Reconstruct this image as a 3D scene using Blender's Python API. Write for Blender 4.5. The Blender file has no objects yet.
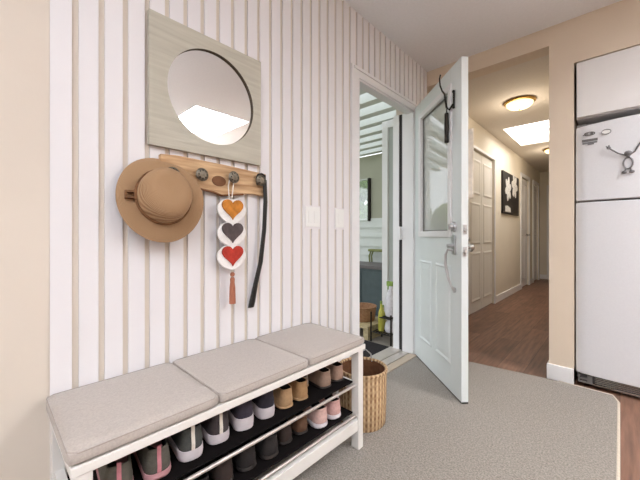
import bpy, bmesh, math, random
from mathutils import Vector, Matrix
random.seed(7)
PI = math.pi
SC = bpy.context.scene
COL = SC.collection

# ------------------------------------------------------------------ materials
def srgb(r, g, b):
    def c(v):
        v /= 255.0
        return v / 12.92 if v <= 0.04045 else ((v + 0.055) / 1.055) ** 2.4
    return (c(r), c(g), c(b), 1.0)

def mat(name, rgb, rough=0.6, metal=0.0, var=0.06, scale=12.0, bump=0.0, bscale=None,
        emit=0.0, stretch=(1, 1, 1), rgb2=None, spec=0.4, sheen=0.0, coat=0.0):
    m = bpy.data.materials.new(name); m.use_nodes = True
    nt = m.node_tree; N = nt.nodes; L = nt.links
    b = N['Principled BSDF']
    b.inputs['Roughness'].default_value = rough
    b.inputs['Metallic'].default_value = metal
    b.inputs['Specular IOR Level'].default_value = spec
    b.inputs['Sheen Weight'].default_value = sheen
    b.inputs['Coat Weight'].default_value = coat
    tc = N.new('ShaderNodeTexCoord'); mp = N.new('ShaderNodeMapping')
    mp.inputs['Scale'].default_value = stretch
    L.new(tc.outputs['Object'], mp.inputs['Vector'])
    no = N.new('ShaderNodeTexNoise'); no.inputs['Scale'].default_value = scale
    no.inputs['Detail'].default_value = 4
    L.new(mp.outputs['Vector'], no.inputs['Vector'])
    c = srgb(*rgb)
    c2 = srgb(*rgb2) if rgb2 else tuple(max(0, v * (1 - 2 * var)) for v in c[:3]) + (1,)
    rp = N.new('ShaderNodeValToRGB')
    rp.color_ramp.elements[0].position = 0.32; rp.color_ramp.elements[0].color = c2
    rp.color_ramp.elements[1].position = 0.68
    rp.color_ramp.elements[1].color = c if rgb2 else tuple(min(1, v * (1 + var)) for v in c[:3]) + (1,)
    L.new(no.outputs['Fac'], rp.inputs['Fac'])
    L.new(rp.outputs['Color'], b.inputs['Base Color'])
    if emit:
        b.inputs['Emission Color'].default_value = c
        b.inputs['Emission Strength'].default_value = emit
    if bump:
        n2 = N.new('ShaderNodeTexNoise'); n2.inputs['Scale'].default_value = bscale or scale * 4
        n2.inputs['Detail'].default_value = 3
        L.new(mp.outputs['Vector'], n2.inputs['Vector'])
        bp = N.new('ShaderNodeBump'); bp.inputs['Strength'].default_value = bump
        bp.inputs['Distance'].default_value = 0.004
        L.new(n2.outputs['Fac'], bp.inputs['Height']); L.new(bp.outputs['Normal'], b.inputs['Normal'])
    return m

def wave_mat(name, rgb, rgb2, scale, axis='Z', wtype='BANDS', rough=0.7, bump=0.5, dist=1.5, metal=0.0):
    m = bpy.data.materials.new(name); m.use_nodes = True
    nt = m.node_tree; N = nt.nodes; L = nt.links; b = N['Principled BSDF']
    b.inputs['Roughness'].default_value = rough; b.inputs['Metallic'].default_value = metal
    tc = N.new('ShaderNodeTexCoord'); w = N.new('ShaderNodeTexWave'); w.wave_type = wtype
    if wtype == 'BANDS': w.bands_direction = axis
    else: w.rings_direction = axis
    w.inputs['Scale'].default_value = scale; w.inputs['Distortion'].default_value = dist
    w.inputs['Detail'].default_value = 2; w.inputs['Detail Scale'].default_value = 1.2
    L.new(tc.outputs['Object'], w.inputs['Vector'])
    rp = N.new('ShaderNodeValToRGB')
    rp.color_ramp.elements[0].color = srgb(*rgb2); rp.color_ramp.elements[1].color = srgb(*rgb)
    L.new(w.outputs['Fac'], rp.inputs['Fac']); L.new(rp.outputs['Color'], b.inputs['Base Color'])
    bp = N.new('ShaderNodeBump'); bp.inputs['Strength'].default_value = bump; bp.inputs['Distance'].default_value = 0.003
    L.new(w.outputs['Fac'], bp.inputs['Height']); L.new(bp.outputs['Normal'], b.inputs['Normal'])
    return m

def wicker_mat(name, rgb, rgb2, sz, sa, rough=0.75, bump=0.8):
    """weave: horizontal strands passing over vertical stakes, around the object's z axis"""
    m = bpy.data.materials.new(name); m.use_nodes = True
    nt = m.node_tree; N = nt.nodes; L = nt.links; b = N['Principled BSDF']
    b.inputs['Roughness'].default_value = rough
    tc = N.new('ShaderNodeTexCoord'); sp = N.new('ShaderNodeSeparateXYZ'); L.new(tc.outputs['Object'], sp.inputs[0])
    at = N.new('ShaderNodeMath'); at.operation = 'ARCTAN2'; L.new(sp.outputs['Y'], at.inputs[0]); L.new(sp.outputs['X'], at.inputs[1])
    def mth(op, a, v):
        n = N.new('ShaderNodeMath'); n.operation = op; L.new(a, n.inputs[0])
        if isinstance(v, (int, float)): n.inputs[1].default_value = v
        elif v is not None: L.new(v, n.inputs[1])
        return n.outputs[0]
    zs = mth('SINE', mth('MULTIPLY', sp.outputs['Z'], sz), None)
    an = mth('SINE', mth('MULTIPLY', at.outputs[0], sa), None)
    pr = mth('MULTIPLY', zs, an)
    f = mth('ADD', mth('ADD', mth('MULTIPLY', pr, 0.14), mth('MULTIPLY', an, 0.26)), 0.5)
    no = N.new('ShaderNodeTexNoise'); no.inputs['Scale'].default_value = 40
    L.new(tc.outputs['Object'], no.inputs['Vector'])
    f2 = mth('ADD', f, mth('MULTIPLY', mth('SUBTRACT', no.outputs['Fac'], 0.5), 0.7))
    rp = N.new('ShaderNodeValToRGB'); rp.color_ramp.elements[0].position = .15; rp.color_ramp.elements[1].position = .8
    rp.color_ramp.elements[0].color = srgb(*rgb2); rp.color_ramp.elements[1].color = srgb(*rgb)
    L.new(f2, rp.inputs['Fac']); L.new(rp.outputs['Color'], b.inputs['Base Color'])
    bp = N.new('ShaderNodeBump'); bp.inputs['Strength'].default_value = bump; bp.inputs['Distance'].default_value = 0.004
    L.new(f, bp.inputs['Height']); L.new(bp.outputs['Normal'], b.inputs['Normal'])
    return m

def plank_mat(name, rgb, rgb2, rgbg):
    m = bpy.data.materials.new(name); m.use_nodes = True
    nt = m.node_tree; N = nt.nodes; L = nt.links; b = N['Principled BSDF']
    b.inputs['Roughness'].default_value = 0.42; b.inputs['Specular IOR Level'].default_value = 0.35
    tc = N.new('ShaderNodeTexCoord'); mp = N.new('ShaderNodeMapping')
    mp.inputs['Rotation'].default_value = (0, 0, PI / 2)
    L.new(tc.outputs['Object'], mp.inputs['Vector'])
    br = N.new('ShaderNodeTexBrick'); br.inputs['Scale'].default_value = 1.0
    br.inputs['Brick Width'].default_value = 1.15; br.inputs['Row Height'].default_value = 0.17
    br.inputs['Mortar Size'].default_value = 0.0015; br.inputs['Bias'].default_value = 0.0
    br.inputs['Color1'].default_value = srgb(*rgb); br.inputs['Color2'].default_value = srgb(*rgb2)
    br.inputs['Mortar'].default_value = srgb(*rgbg)
    L.new(mp.outputs['Vector'], br.inputs['Vector'])
    m2 = N.new('ShaderNodeMapping'); m2.inputs['Scale'].default_value = (14, 1.2, 1)
    L.new(tc.outputs['Object'], m2.inputs['Vector'])
    no = N.new('ShaderNodeTexNoise'); no.inputs['Scale'].default_value = 3; no.inputs['Detail'].default_value = 6
    L.new(m2.outputs['Vector'], no.inputs['Vector'])
    mx = N.new('ShaderNodeMix'); mx.data_type = 'RGBA'; mx.blend_type = 'MULTIPLY'
    mx.inputs['Factor'].default_value = 0.75
    rp = N.new('ShaderNodeValToRGB'); rp.color_ramp.elements[0].color = (.45, .45, .45, 1); rp.color_ramp.elements[0].position = .3
    rp.color_ramp.elements[1].color = (1.25, 1.25, 1.25, 1); rp.color_ramp.elements[1].position = .7
    L.new(no.outputs['Fac'], rp.inputs['Fac'])
    L.new(br.outputs['Color'], mx.inputs[6]); L.new(rp.outputs['Color'], mx.inputs[7])
    L.new(mx.outputs[2], b.inputs['Base Color'])
    return m

def glass_mat(name, tint, gloss=0.25, rough=0.02, haze=0.0):
    m = bpy.data.materials.new(name); m.use_nodes = True
    nt = m.node_tree; N = nt.nodes; L = nt.links
    for n in list(N):
        if n.type == 'BSDF_PRINCIPLED': N.remove(n)
    out = [n for n in N if n.type == 'OUTPUT_MATERIAL'][0]
    tr = N.new('ShaderNodeBsdfTransparent'); tr.inputs['Color'].default_value = tint
    gl = N.new('ShaderNodeBsdfGlossy'); gl.inputs['Roughness'].default_value = rough
    mx = N.new('ShaderNodeMixShader'); mx.inputs[0].default_value = gloss
    L.new(tr.outputs[0], mx.inputs[1]); L.new(gl.outputs[0], mx.inputs[2])
    last = mx
    if haze:
        no = N.new('ShaderNodeTexNoise'); no.inputs['Scale'].default_value = 30
        df = N.new('ShaderNodeBsdfDiffuse'); df.inputs['Color'].default_value = srgb(226, 228, 224)
        m3 = N.new('ShaderNodeMixShader'); m3.inputs[0].default_value = haze
        L.new(mx.outputs[0], m3.inputs[1]); L.new(df.outputs[0], m3.inputs[2]); last = m3
    L.new(last.outputs[0], out.inputs['Surface'])
    return m

M = {}
M['beige_wall'] = mat('beige wall paint', (214, 202, 189), 0.85, var=.015, scale=3, bump=.05, bscale=120)
M['peach_wall'] = mat('cream wall paint', (224, 207, 187), 0.85, var=.015, scale=3, bump=.05, bscale=120)
M['hall_wall'] = mat('hall wall paint', (222, 212, 196), 0.85, var=.015, scale=3)
M['board'] = mat('white board paint', (226, 222, 224), 0.55, var=.012, scale=5, stretch=(1, 1, .1))
M['ceiling'] = mat('ceiling paint', (243, 244, 247), 0.9, var=.012, scale=60, bump=.15, bscale=160)
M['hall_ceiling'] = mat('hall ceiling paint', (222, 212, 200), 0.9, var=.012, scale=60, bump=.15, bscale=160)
M['trim'] = mat('white trim paint', (232, 230, 230), 0.4, var=.01, scale=6)
M['bench_white'] = mat('white lacquer', (226, 221, 216), 0.4, var=.015, scale=8)
M['door_white'] = mat('white door paint', (224, 229, 228), 0.38, var=.01, scale=5)
M['closet'] = mat('closet door paint', (216, 211, 203), 0.5, var=.015, scale=10, stretch=(6, 6, .4))
M['cushion'] = mat('oatmeal linen', (182, 171, 163), 0.95, var=.05, scale=180, bump=.35, bscale=500, sheen=.2)
M['cushion_seam'] = mat('linen piping', (164, 153, 145), 0.95, var=.05, scale=180)
M['carpet'] = mat('grey beige carpet', (170, 161, 151), 1.0, scale=150, bump=1.0, bscale=220, rgb2=(124, 115, 107), spec=.1, sheen=.2)
M['binding'] = mat('carpet binding', (214, 201, 184), 0.9, var=.05, scale=80)
M['wood_floor'] = plank_mat('wood plank floor', (138, 101, 82), (116, 83, 66), (62, 40, 30))
M['driftwood'] = mat('bleached plank frame', (190, 185, 171), 0.8, var=.05, scale=9, stretch=(1, .5, 8), rgb2=(178, 172, 158), bump=.3, bscale=20)
M['rim_dark'] = mat('dark frame edge', (84, 74, 62), 0.8, var=.1)
M['pine'] = mat('rustic pine', (210, 176, 136), 0.6, scale=5, stretch=(1, 1.2, 14), rgb2=(166, 126, 88), bump=.25, bscale=12)
M['bark'] = mat('wood knot and live edge', (118, 78, 50), 0.75, var=.15, scale=30)
M['iron'] = mat('aged pewter', (120, 112, 100), 0.38, .85, var=.15, scale=90, bump=.5, bscale=150)
M['iron_dark'] = mat('dark cast iron', (52, 48, 44), 0.5, .7, var=.15, scale=60)
M['straw'] = wave_mat('tan straw', (180, 146, 110), (148, 112, 80), 95, 'X', 'RINGS', .8, .5, 1.0)
M['straw_dark'] = mat('brown hat band', (122, 84, 54), 0.8, var=.15, scale=60)
M['felt'] = mat('white felt', (238, 234, 232), 1.0, var=.03, scale=80, bump=.3, bscale=300)
M['felt_orange'] = mat('mustard felt', (196, 126, 52), 1.0, var=.15, scale=40, bump=.3, bscale=300)
M['felt_grey'] = mat('charcoal felt', (92, 80, 80), 1.0, var=.12, scale=40, bump=.3, bscale=300)
M['felt_red'] = mat('red felt', (180, 58, 46), 1.0, var=.12, scale=40, bump=.3, bscale=300)
M['cord'] = mat('white cord', (226, 218, 208), 0.9, var=.05, scale=80)
M['tassel'] = mat('rust tassel thread', (170, 108, 84), 0.9, var=.15, scale=60, stretch=(20, 20, 1))
M['black'] = mat('black plastic', (32, 29, 28), 0.4, var=.1, scale=20)
M['chrome'] = mat('satin chrome', (196, 194, 190), 0.25, .95, var=.04, scale=30)
M['nickel'] = mat('brushed nickel', (196, 196, 198), 0.38, .85, var=.05, scale=30)
M['wire'] = mat('grey metal wire', (122, 120, 122), 0.4, .5, var=.08, scale=40)
M['steel_rod'] = mat('grey steel rod', (196, 188, 184), 0.35, .6, var=.03, scale=30)
M['bench_shade'] = mat('painted under-bench shade', (22, 18, 18), 1.0, var=.1, scale=60, spec=.1)  # near-black colour that paints the shade under the bench
M['plate'] = mat('switch plate plastic', (232, 231, 229), 0.35, var=.01, scale=8)
M['fridge'] = mat('white fridge enamel', (226, 225, 228), 0.32, var=.01, scale=120, bump=.06, bscale=300)
M['gasket'] = mat('grey gasket', (120, 116, 114), 0.7, var=.06, scale=20)
M['grille'] = mat('grille plastic', (62, 58, 58), 0.5, var=.08, scale=30)
M['cabinet'] = mat('white cabinet', (230, 226, 224), 0.45, var=.01, scale=8)
M['brass'] = mat('brass', (200, 158, 88), 0.3, .9, var=.06, scale=20)
M['lampglass'] = mat('lit lamp glass', (255, 232, 170), 0.3, emit=1.5, var=.01)
M['canvas_black'] = mat('black print', (30, 26, 25), 0.5, var=.1, scale=10)
M['petal'] = mat('pale flower print', (216, 212, 206), 0.6, var=.12, scale=30)
M['sage'] = mat('sage wall paint', (182, 182, 164), 0.85, var=.02, scale=5)
M['siding'] = mat('white siding', (226, 230, 226), 0.7, var=.02, scale=5)
M['slat'] = mat('white pergola paint', (222, 226, 222), 0.6, var=.02, scale=6)
M['greypanel'] = mat('grey side panel', (178, 182, 178), 0.7, var=.02, scale=5)
M['slate'] = mat('slate grey cabinet paint', (82, 94, 96), 0.6, var=.06, scale=12)
M['slate_top'] = mat('grey worktop', (110, 104, 104), 0.5, var=.06, scale=12)
M['green_seat'] = mat('moss green paint', (140, 144, 88), 0.5, var=.06, scale=12)
M['deckwood'] = mat('pale weathered wood', (204, 188, 148), 0.75, scale=6, stretch=(8, 1.5, 8), rgb2=(176, 158, 120))
M['mat_dark'] = mat('dark door mat', (42, 38, 40), 1.0, var=.15, scale=90, bump=.6, bscale=200)
M['yellow_glass'] = mat('yellow green bottle', (190, 184, 84), 0.2, var=.06, scale=15)
M['white_plastic'] = mat('white bag', (222, 218, 222), 0.5, var=.08, scale=30)
M['leafgreen'] = mat('leaf green', (140, 168, 84), 0.6, var=.2, scale=25)
M['hedge'] = mat('hedge leaves', (112, 140, 72), 0.8, var=.35, scale=14, bump=1, bscale=30)
M['grass'] = mat('lawn', (150, 160, 110), 1.0, var=.2, scale=30)
M['deck'] = mat('porch boards', (150, 142, 132), 0.8, var=.08, scale=10)
M['threshold'] = mat('wood sill', (196, 178, 158), 0.5, var=.06, scale=8, stretch=(1, .3, 1))
M['alu'] = mat('aluminium sill', (206, 198, 190), 0.4, .5, var=.03, scale=12)
M['weather'] = mat('black weatherstrip', (58, 55, 55), 0.8, var=.05)
M['mirror'] = mat('mirror silver', (236, 236, 236), 0.01, 1.0, var=0.0)
M['glass'] = glass_mat('door glass', (.93, .96, .95, 1), .36, .02, .38)
M['window_glass'] = glass_mat('porch window glass', (.93, .96, .92, 1), .25, .03)
M['wicker'] = wicker_mat('honey wicker', (214, 184, 144), (138, 100, 66), 210, 34)
M['wicker_brown'] = wicker_mat('brown wicker', (186, 142, 104), (120, 84, 58), 200, 60)
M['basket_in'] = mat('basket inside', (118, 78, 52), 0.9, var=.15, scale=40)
M['cloth_pale'] = mat('pale cloth', (236, 222, 206), 0.9, var=.05, scale=40)
M['skylight'] = mat('skylight diffuser', (255, 255, 255), 0.5, emit=2.2, var=0)
M['tab_pink'] = mat('pink webbing', (190, 122, 130), 0.8, var=.08, scale=60)
M['pink_sole'] = mat('pink rubber', (186, 138, 142), 0.6, var=.05, scale=30)
M['sole_white'] = mat('white rubber', (206, 198, 202), 0.6, var=.05, scale=30)
M['sole_tan'] = mat('tan crepe', (170, 136, 100), 0.7, var=.06, scale=30)
M['sole_dark'] = mat('dark rubber', (44, 38, 36), 0.6, var=.06, scale=30)
M['lining'] = mat('dark shoe lining', (44, 34, 32), 0.95, var=.1, scale=60)

# ------------------------------------------------------------------ mesh helpers
def bx(bm, x0, x1, y0, y1, z0, z1, mtx=None, bev=0.0):
    vs = [bm.verts.new(p) for p in ((x0, y0, z0), (x1, y0, z0), (x1, y1, z0), (x0, y1, z0),
                                    (x0, y0, z1), (x1, y0, z1), (x1, y1, z1), (x0, y1, z1))]
    fs = [bm.faces.new([vs[i] for i in f]) for f in ((0, 3, 2, 1), (4, 5, 6, 7), (0, 1, 5, 4), (1, 2, 6, 5), (2, 3, 7, 6), (3, 0, 4, 7))]
    if bev:
        es = list({e for f in fs for e in f.edges})
        r = bmesh.ops.bevel(bm, geom=es, offset=bev, segments=2, affect='EDGES', profile=.5)
        vs = list({v for f in r['faces'] for v in f.verts} | {v for v in vs if v.is_valid})
    if mtx:
        for v in vs: v.co = mtx @ v.co
    return vs

def lathe(bm, prof, n=32, axis='Z', cen=(0, 0, 0), cap=True):
    """prof: (r, h) list"""
    rings = []
    c = Vector(cen)
    for r, h in prof:
        ring = []
        for i in range(n):
            a = 2 * PI * i / n
            u, v = r * math.cos(a), r * math.sin(a)
            p = {'Z': Vector((u, v, h)), 'X': Vector((h, u, v)), 'Y': Vector((v, h, u))}[axis]
            ring.append(bm.verts.new(c + p))
        rings.append(ring)
    for a, b in zip(rings, rings[1:]):
        for i in range(n):
            bm.faces.new((a[i], a[(i + 1) % n], b[(i + 1) % n], b[i]))
    if cap:
        if prof[0][0] > 1e-5: bm.faces.new(rings[0][::-1])
        if prof[-1][0] > 1e-5: bm.faces.new(rings[-1])
    return rings

def tube(bm, pts, r, n=8, closed=False):
    pts = [Vector(p) for p in pts]; rr = r if isinstance(r, (list, tuple)) else [r] * len(pts)
    rings = []; up = None
    for i, p in enumerate(pts):
        if closed: t = pts[(i + 1) % len(pts)] - pts[i - 1]
        else: t = pts[min(i + 1, len(pts) - 1)] - pts[max(i - 1, 0)]
        t.normalize()
        if up is None:
            up = Vector((0, 0, 1)) if abs(t.z) < .9 else Vector((1, 0, 0))
        s = t.cross(up).normalized(); up = s.cross(t).normalized()
        rings.append([bm.verts.new(p + (s * math.cos(2 * PI * k / n) + up * math.sin(2 * PI * k / n)) * rr[i]) for k in range(n)])
    prs = list(zip(rings, rings[1:]))
    if closed: prs.append((rings[-1], rings[0]))
    for a, b in prs:
        for k in range(n): bm.faces.new((a[k], a[(k + 1) % n], b[(k + 1) % n], b[k]))
    if not closed:
        bm.faces.new(rings[0][::-1]); bm.faces.new(rings[-1])

def prism(bm, outline, thick, frame):
    """outline [(u,v)], frame(u,v,w)->co, extruded w from 0..thick"""
    a = [bm.verts.new(frame(u, v, 0)) for u, v in outline]
    b = [bm.verts.new(frame(u, v, thick)) for u, v in outline]
    n = len(a)
    bm.faces.new(a[::-1]); bm.faces.new(b)
    for i in range(n): bm.faces.new((a[i], a[(i + 1) % n], b[(i + 1) % n], b[i]))

def sphere(bm, c, r, sx=1, sy=1, sz=1, u=14, v=10):
    d = bmesh.ops.create_uvsphere(bm, u_segments=u, v_segments=v, radius=r)
    for q in d['verts']: q.co = Vector((q.co.x * sx, q.co.y * sy, q.co.z * sz)) + Vector(c)

def obj(name, bm, m, parent=None, smooth=False, loc=None, rot=None, bevel=0, angle=40):
    bmesh.ops.recalc_face_normals(bm, faces=bm.faces[:])
    me = bpy.data.meshes.new(name); bm.to_mesh(me); bm.free()
    ms = m if isinstance(m, list) else [m]
    for q in ms: me.materials.append(q)
    if smooth:
        me.polygons.foreach_set('use_smooth', [True] * len(me.polygons))
        me.set_sharp_from_angle(angle=math.radians(angle))
    o = bpy.data.objects.new(name, me); COL.objects.link(o)
    if parent: o.parent = parent
    if loc: o.location = loc
    if rot: o.rotation_euler = rot
    if bevel:
        b = o.modifiers.new('bevel', 'BEVEL'); b.width = bevel; b.segments = 3; b.limit_method = 'ANGLE'
    return o

def tag(o, label, cat, group=None, kind=None):
    if label: o['label'] = label
    if cat: o['category'] = cat
    if group: o['group'] = group
    if kind: o['kind'] = kind
    return o

def thing(name, label, cat, loc=(0, 0, 0), rotz=0, group=None, kind=None):
    o = bpy.data.objects.new(name, None); COL.objects.link(o)
    o.location = loc; o.rotation_euler = (0, 0, rotz); o.empty_display_size = .05
    return tag(o, label, cat, group, kind)

def box(*a, mtx=None, bev=0):
    bm = bmesh.new(); bx(bm, *a, mtx=mtx, bev=bev); return bm

def boxes(lst):
    bm = bmesh.new()
    for a in lst: bx(bm, *a)
    return bm

def struct(name, bm, m, label=None, cat=None, parent=None, **k):
    o = obj(name, bm, m, parent, **k)
    if not parent:
        o['kind'] = 'structure'; tag(o, label, cat)
    return o

W = -1.24            # face of the panelled wall
YB = 2.706           # face of the wall with the hall opening and the fridge
HC = 2.45            # ceiling

# ------------------------------------------------------------------ setting: room shell
struct('floor', box(-1.40, 3.6, -3.2, 9.4, -.1, 0), M['wood_floor'], 'brown wood plank floor', 'floor')
# ceiling with a skylight opening
SX0, SX1, SY0, SY1 = 1.0, 1.93, 1.63, 2.33
struct('ceiling', boxes([(-1.4, SX0, -3.2, YB + .12, HC, HC + .1), (SX1, 3.6, -3.2, YB + .12, HC, HC + .1),
                         (SX0, SX1, -3.2, SY0, HC, HC + .1), (SX0, SX1, SY1, YB + .12, HC, HC + .1)]),
       M['ceiling'], 'white entry ceiling', 'ceiling')
sk = thing('skylight', 'bright square ceiling skylight seen reflected in the round mirror', 'skylight', ((SX0 + SX1) / 2, (SY0 + SY1) / 2, HC))
hx, hy = (SX1 - SX0) / 2, (SY1 - SY0) / 2
obj('shaft', boxes([(-hx, hx, -hy - .02, -hy, .1, .25), (-hx, hx, hy, hy + .02, .1, .25), (-hx - .02, -hx, -hy, hy, .1, .25), (hx, hx + .02, -hy, hy, .1, .25)]), M['trim'], sk)
obj('pane', box(-hx, hx, -hy, hy, .2, .22), M['skylight'], sk)

# left wall: drywall behind, with the entry doorway cut out
DY0, DY1, DZ = 1.67, 2.43, 2.02
wf = W - .008
struct('wall_left', boxes([(wf - .15, wf, -3.2, DY0, 0, HC), (wf - .15, wf, DY1, YB, 0, HC), (wf - .05, wf, DY0, DY1, DZ, HC), (wf - .15, wf - .05, DY0, DY1, DZ + .14, HC)]),
       M['beige_wall'], 'beige painted wall behind the white boards', 'wall')
bm = bmesh.new()
y = .134; per = .0695; bwid = .052
while y < YB - .01:
    y1 = min(y + bwid, YB)
    def piece(z0, z1): bx(bm, wf, W, y, y1, z0, z1)
    if y1 < DY0 - .08 or y > DY1 + .06: piece(0, HC)
    else: piece(DZ + .06, HC)
    y += per
struct('trim_1', bm, M['board'], 'white vertical boards covering the left wall', 'wall panelling')
# door casing and jambs
bm = bmesh.new()
bx(bm, wf, W + .012, DY0 - .075, DY0, 0, DZ + .07)
bx(bm, wf, W + .012, DY1, DY1 + .06, 0, DZ + .07)
bx(bm, wf, W + .012, DY0, DY1, DZ, DZ + .07)
bx(bm, wf, W + .02, DY0 - .06, DY1 + .05, DZ + .045, DZ + .06)
struct('trim_2', bm, M['trim'], 'white casing around the entry doorway', 'door casing')
bm = bmesh.new()
bx(bm, -1.334, W + .004, DY1 - .012, DY1, .02, DZ); bx(bm, -1.334, W + .004, DY0, DY0 + .012, .02, DZ)
bx(bm, -1.30, W + .004, DY0, DY1, DZ - .012, DZ)
bx(bm, -1.42, -1.364, DY1 - .014, DY1, .02, DZ); bx(bm, -1.42, -1.364, DY0, DY0 + .014, .02, DZ)
bx(bm, -1.42, -1.364, DY0, DY1, DZ + .125, DZ + .14)
struct('trim_3', bm, M['trim'], 'white jamb lining inside the entry doorway', 'door jamb')
bm = bmesh.new()
bx(bm, -1.364, -1.334, DY1 - .006, DY1, .02, DZ); bx(bm, -1.366, -1.332, DY0, DY0 + .008, .02, DZ)
struct('trim_4', bm, M['weather'], 'black weatherstrip in the entry door jamb', 'weatherstrip')
bm = bmesh.new(); bx(bm, -1.45, -1.345, DY0, DY1, -.04, .03); bx(bm, -1.345, -1.275, DY0, DY1, -.02, .022)
struct('trim_5', bm, M['alu'], 'pale metal sill under the entry doorway', 'sill')
struct('trim_6', box(-1.275, -1.205, DY0 - .02, DY1 + .02, 0, .018, bev=.006), M['threshold'], 'wooden threshold strip at the entry doorway', 'threshold')
bm = bmesh.new(); bx(bm, -1.352, -1.332, DY1 - .03, DY1 - .006, .99, 1.04); bx(bm, -1.345, -1.335, DY1 - .05, DY1 - .006, .96, 1.07)
struct('trim_7', bm, M['trim'], 'small white latch on the far door jamb', 'latch')

# back wall: header over the hall, pillar beside the fridge, bulkhead above the cabinet
PX0, PX1 = -.36, -.224
struct('wall_back', boxes([(-1.40, PX0, YB, YB + .13, 2.32, HC), (-1.40, -1.335, YB, YB + .13, 0, 2.32),
                           (PX0, PX1, YB, YB + .13, 0, HC), (PX1, 1.2, YB, YB + .13, 2.15, HC), (.62, 3.6, YB, YB + .13, 0, HC)]),
       M['peach_wall'], 'cream wall with hall opening, pillar and bulkhead', 'wall')
struct('baseboard_back', box(PX0 - .012, PX1, YB - .014, YB + .13, 0, .105, bev=.004), M['trim'], 'white baseboard at the foot of the pillar', 'baseboard')
struct('wall_alcove', boxes([(PX1, .62, 3.5, 3.56, 0, HC), (.58, .62, YB, 3.5, 0, HC), (PX1, .62, YB + .13, 3.56, HC - .05, HC)]), M['peach_wall'], 'cream recess behind the fridge', 'wall')
struct('wall_right', boxes([(3.6, 3.7, -3.2, YB + .13, 0, HC)]), M['peach_wall'], 'unseen cream wall added on the kitchen side to cut side light', 'wall')  # out of view, added to block sky light from the right
struct('wall_front', boxes([(-1.4, .8, -3.3, -3.2, 0, HC), (3.2, 3.7, -3.3, -3.2, 0, HC), (.8, 3.2, -3.3, -3.2, 0, .9), (.8, 3.2, -3.3, -3.2, 2.2, HC)]), M['peach_wall'], 'unseen cream kitchen wall with window opening, added to cut light from behind', 'wall')  # out of view, added to block sky light from behind the camera
# hall
HL = -1.335; HEND = 8.75; HH = 2.44
struct('wall_hall_left', boxes([(HL - .1, HL, YB, 3.1, 0, HH), (HL - .1, HL, 3.1, 5.1, 2.09, HH), (HL - .1, HL, 5.1, 6.84, 0, HH),
                                (HL - .1, HL, 6.84, 7.5, 2.09, HH), (HL - .1, HL, 7.5, 7.95, 0, HH), (HL - .1, HL, 7.95, 8.5, 2.09, HH), (HL - .1, HL, 8.5, HEND, 0, HH)]),
       M['hall_wall'], 'cream hall wall with closet and doors', 'wall')
struct('wall_hall_right', box(PX0, PX1, YB + .13, HEND, 0, HH), M['hall_wall'], 'cream wall on the right of the hall', 'wall')
struct('wall_hall_end', box(-1.6, 0, HEND, HEND + .1, 0, HH), M['hall_wall'], 'cream wall at the far end of the hall', 'wall')
KX0, KX1, KY0, KY1 = -1.16, -.42, 4.85, 5.95
struct('ceiling_hall', boxes([(HL - .1, KX0, YB + .13, HEND, HH, HH + .1), (KX1, PX1, YB + .13, HEND, HH, HH + .1),
                              (KX0, KX1, YB + .13, KY0, HH, HH + .1), (KX0, KX1, KY1, HEND, HH, HH + .1)]), M['hall_ceiling'], 'cream hall ceiling', 'ceiling')
ks = thing('skylight', 'bright rectangular skylight in the hall ceiling', 'skylight', ((KX0 + KX1) / 2, (KY0 + KY1) / 2, HH))
a, b = (KX1 - KX0) / 2, (KY1 - KY0) / 2
obj('shaft', boxes([(-a, a, -b - .02, -b, .1, .3), (-a, a, b, b + .02, .1, .3), (-a - .02, -a, -b, b, .1, .3), (a, a + .02, -b, b, .1, .3)]), M['trim'], ks)
obj('pane', box(-a, a, -b, b, .2, .22), M['skylight'], ks)
struct('baseboard_hall', boxes([(HL, HL + .014, 5.17, 6.77, 0, .1), (HL, HL + .014, YB + .13, 3.03, 0, .1), (HL, HL + .014, 7.57, 7.88, 0, .1), (HL, PX0, HEND - .014, HEND, 0, .1)]), M['trim'], 'white baseboard along the hall', 'baseboard')

def hall_casing(name, y0, y1, zt, label, w_=.065):
    struct(name, boxes([(HL, HL + .018, y0 - w_, y0, 0, zt), (HL, HL + .018, y1, y1 + w_, 0, zt), (HL, HL + .018, y0 - w_, y1 + w_, zt, zt + w_)]),
           M['trim'], label, 'door casing')
hall_casing('trim_8', 3.1, 5.1, 2.09, 'white casing around the hall closet', .03)
hall_casing('trim_9', 6.84, 7.5, 2.09, 'white casing around the hall door past the picture')
hall_casing('trim_10', 7.95, 8.5, 2.09, 'white casing around the farthest hall door')

def panel_door(root, name, y0, y1, zt, rows, cols, m, x=HL - .02):
    """leaf in the x = const plane facing +x, raised panels with bevels"""
    leaf = obj(name, box(x - .03, x, y0, y1, .012, zt), m, root)
    w = (y1 - y0)
    bm = bmesh.new()
    for z0, z1 in rows:
        for c in range(cols):
            a0 = y0 + w * (.13 / cols + c / cols); a1 = y0 + w * ((c + 1) / cols - .13 / cols)
            o = [bm.verts.new((x + .001, p, q)) for p, q in ((a0, z0), (a1, z0), (a1, z1), (a0, z1))]
            g = .02
            mid = [bm.verts.new((x + .010, p, q)) for p, q in ((a0 + g, z0 + g), (a1 - g, z0 + g), (a1 - g, z1 - g), (a0 + g, z1 - g))]
            g = .045
            inn = [bm.verts.new((x + .004, p, q)) for p, q in ((a0 + g, z0 + g), (a1 - g, z0 + g), (a1 - g, z1 - g), (a0 + g, z1 - g))]
            for i in range(4):
                bm.faces.new((o[i], o[(i + 1) % 4], mid[(i + 1) % 4], mid[i]))
                bm.faces.new((mid[i], mid[(i + 1) % 4], inn[(i + 1) % 4], inn[i]))
            bm.faces.new(inn)
    obj('raised_panels', bm, m, root if False else leaf)
    return leaf
d2 = thing('door_2', 'beige panelled bifold closet door in the hall', 'closet door', (0, 0, 0), kind='structure')
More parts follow.
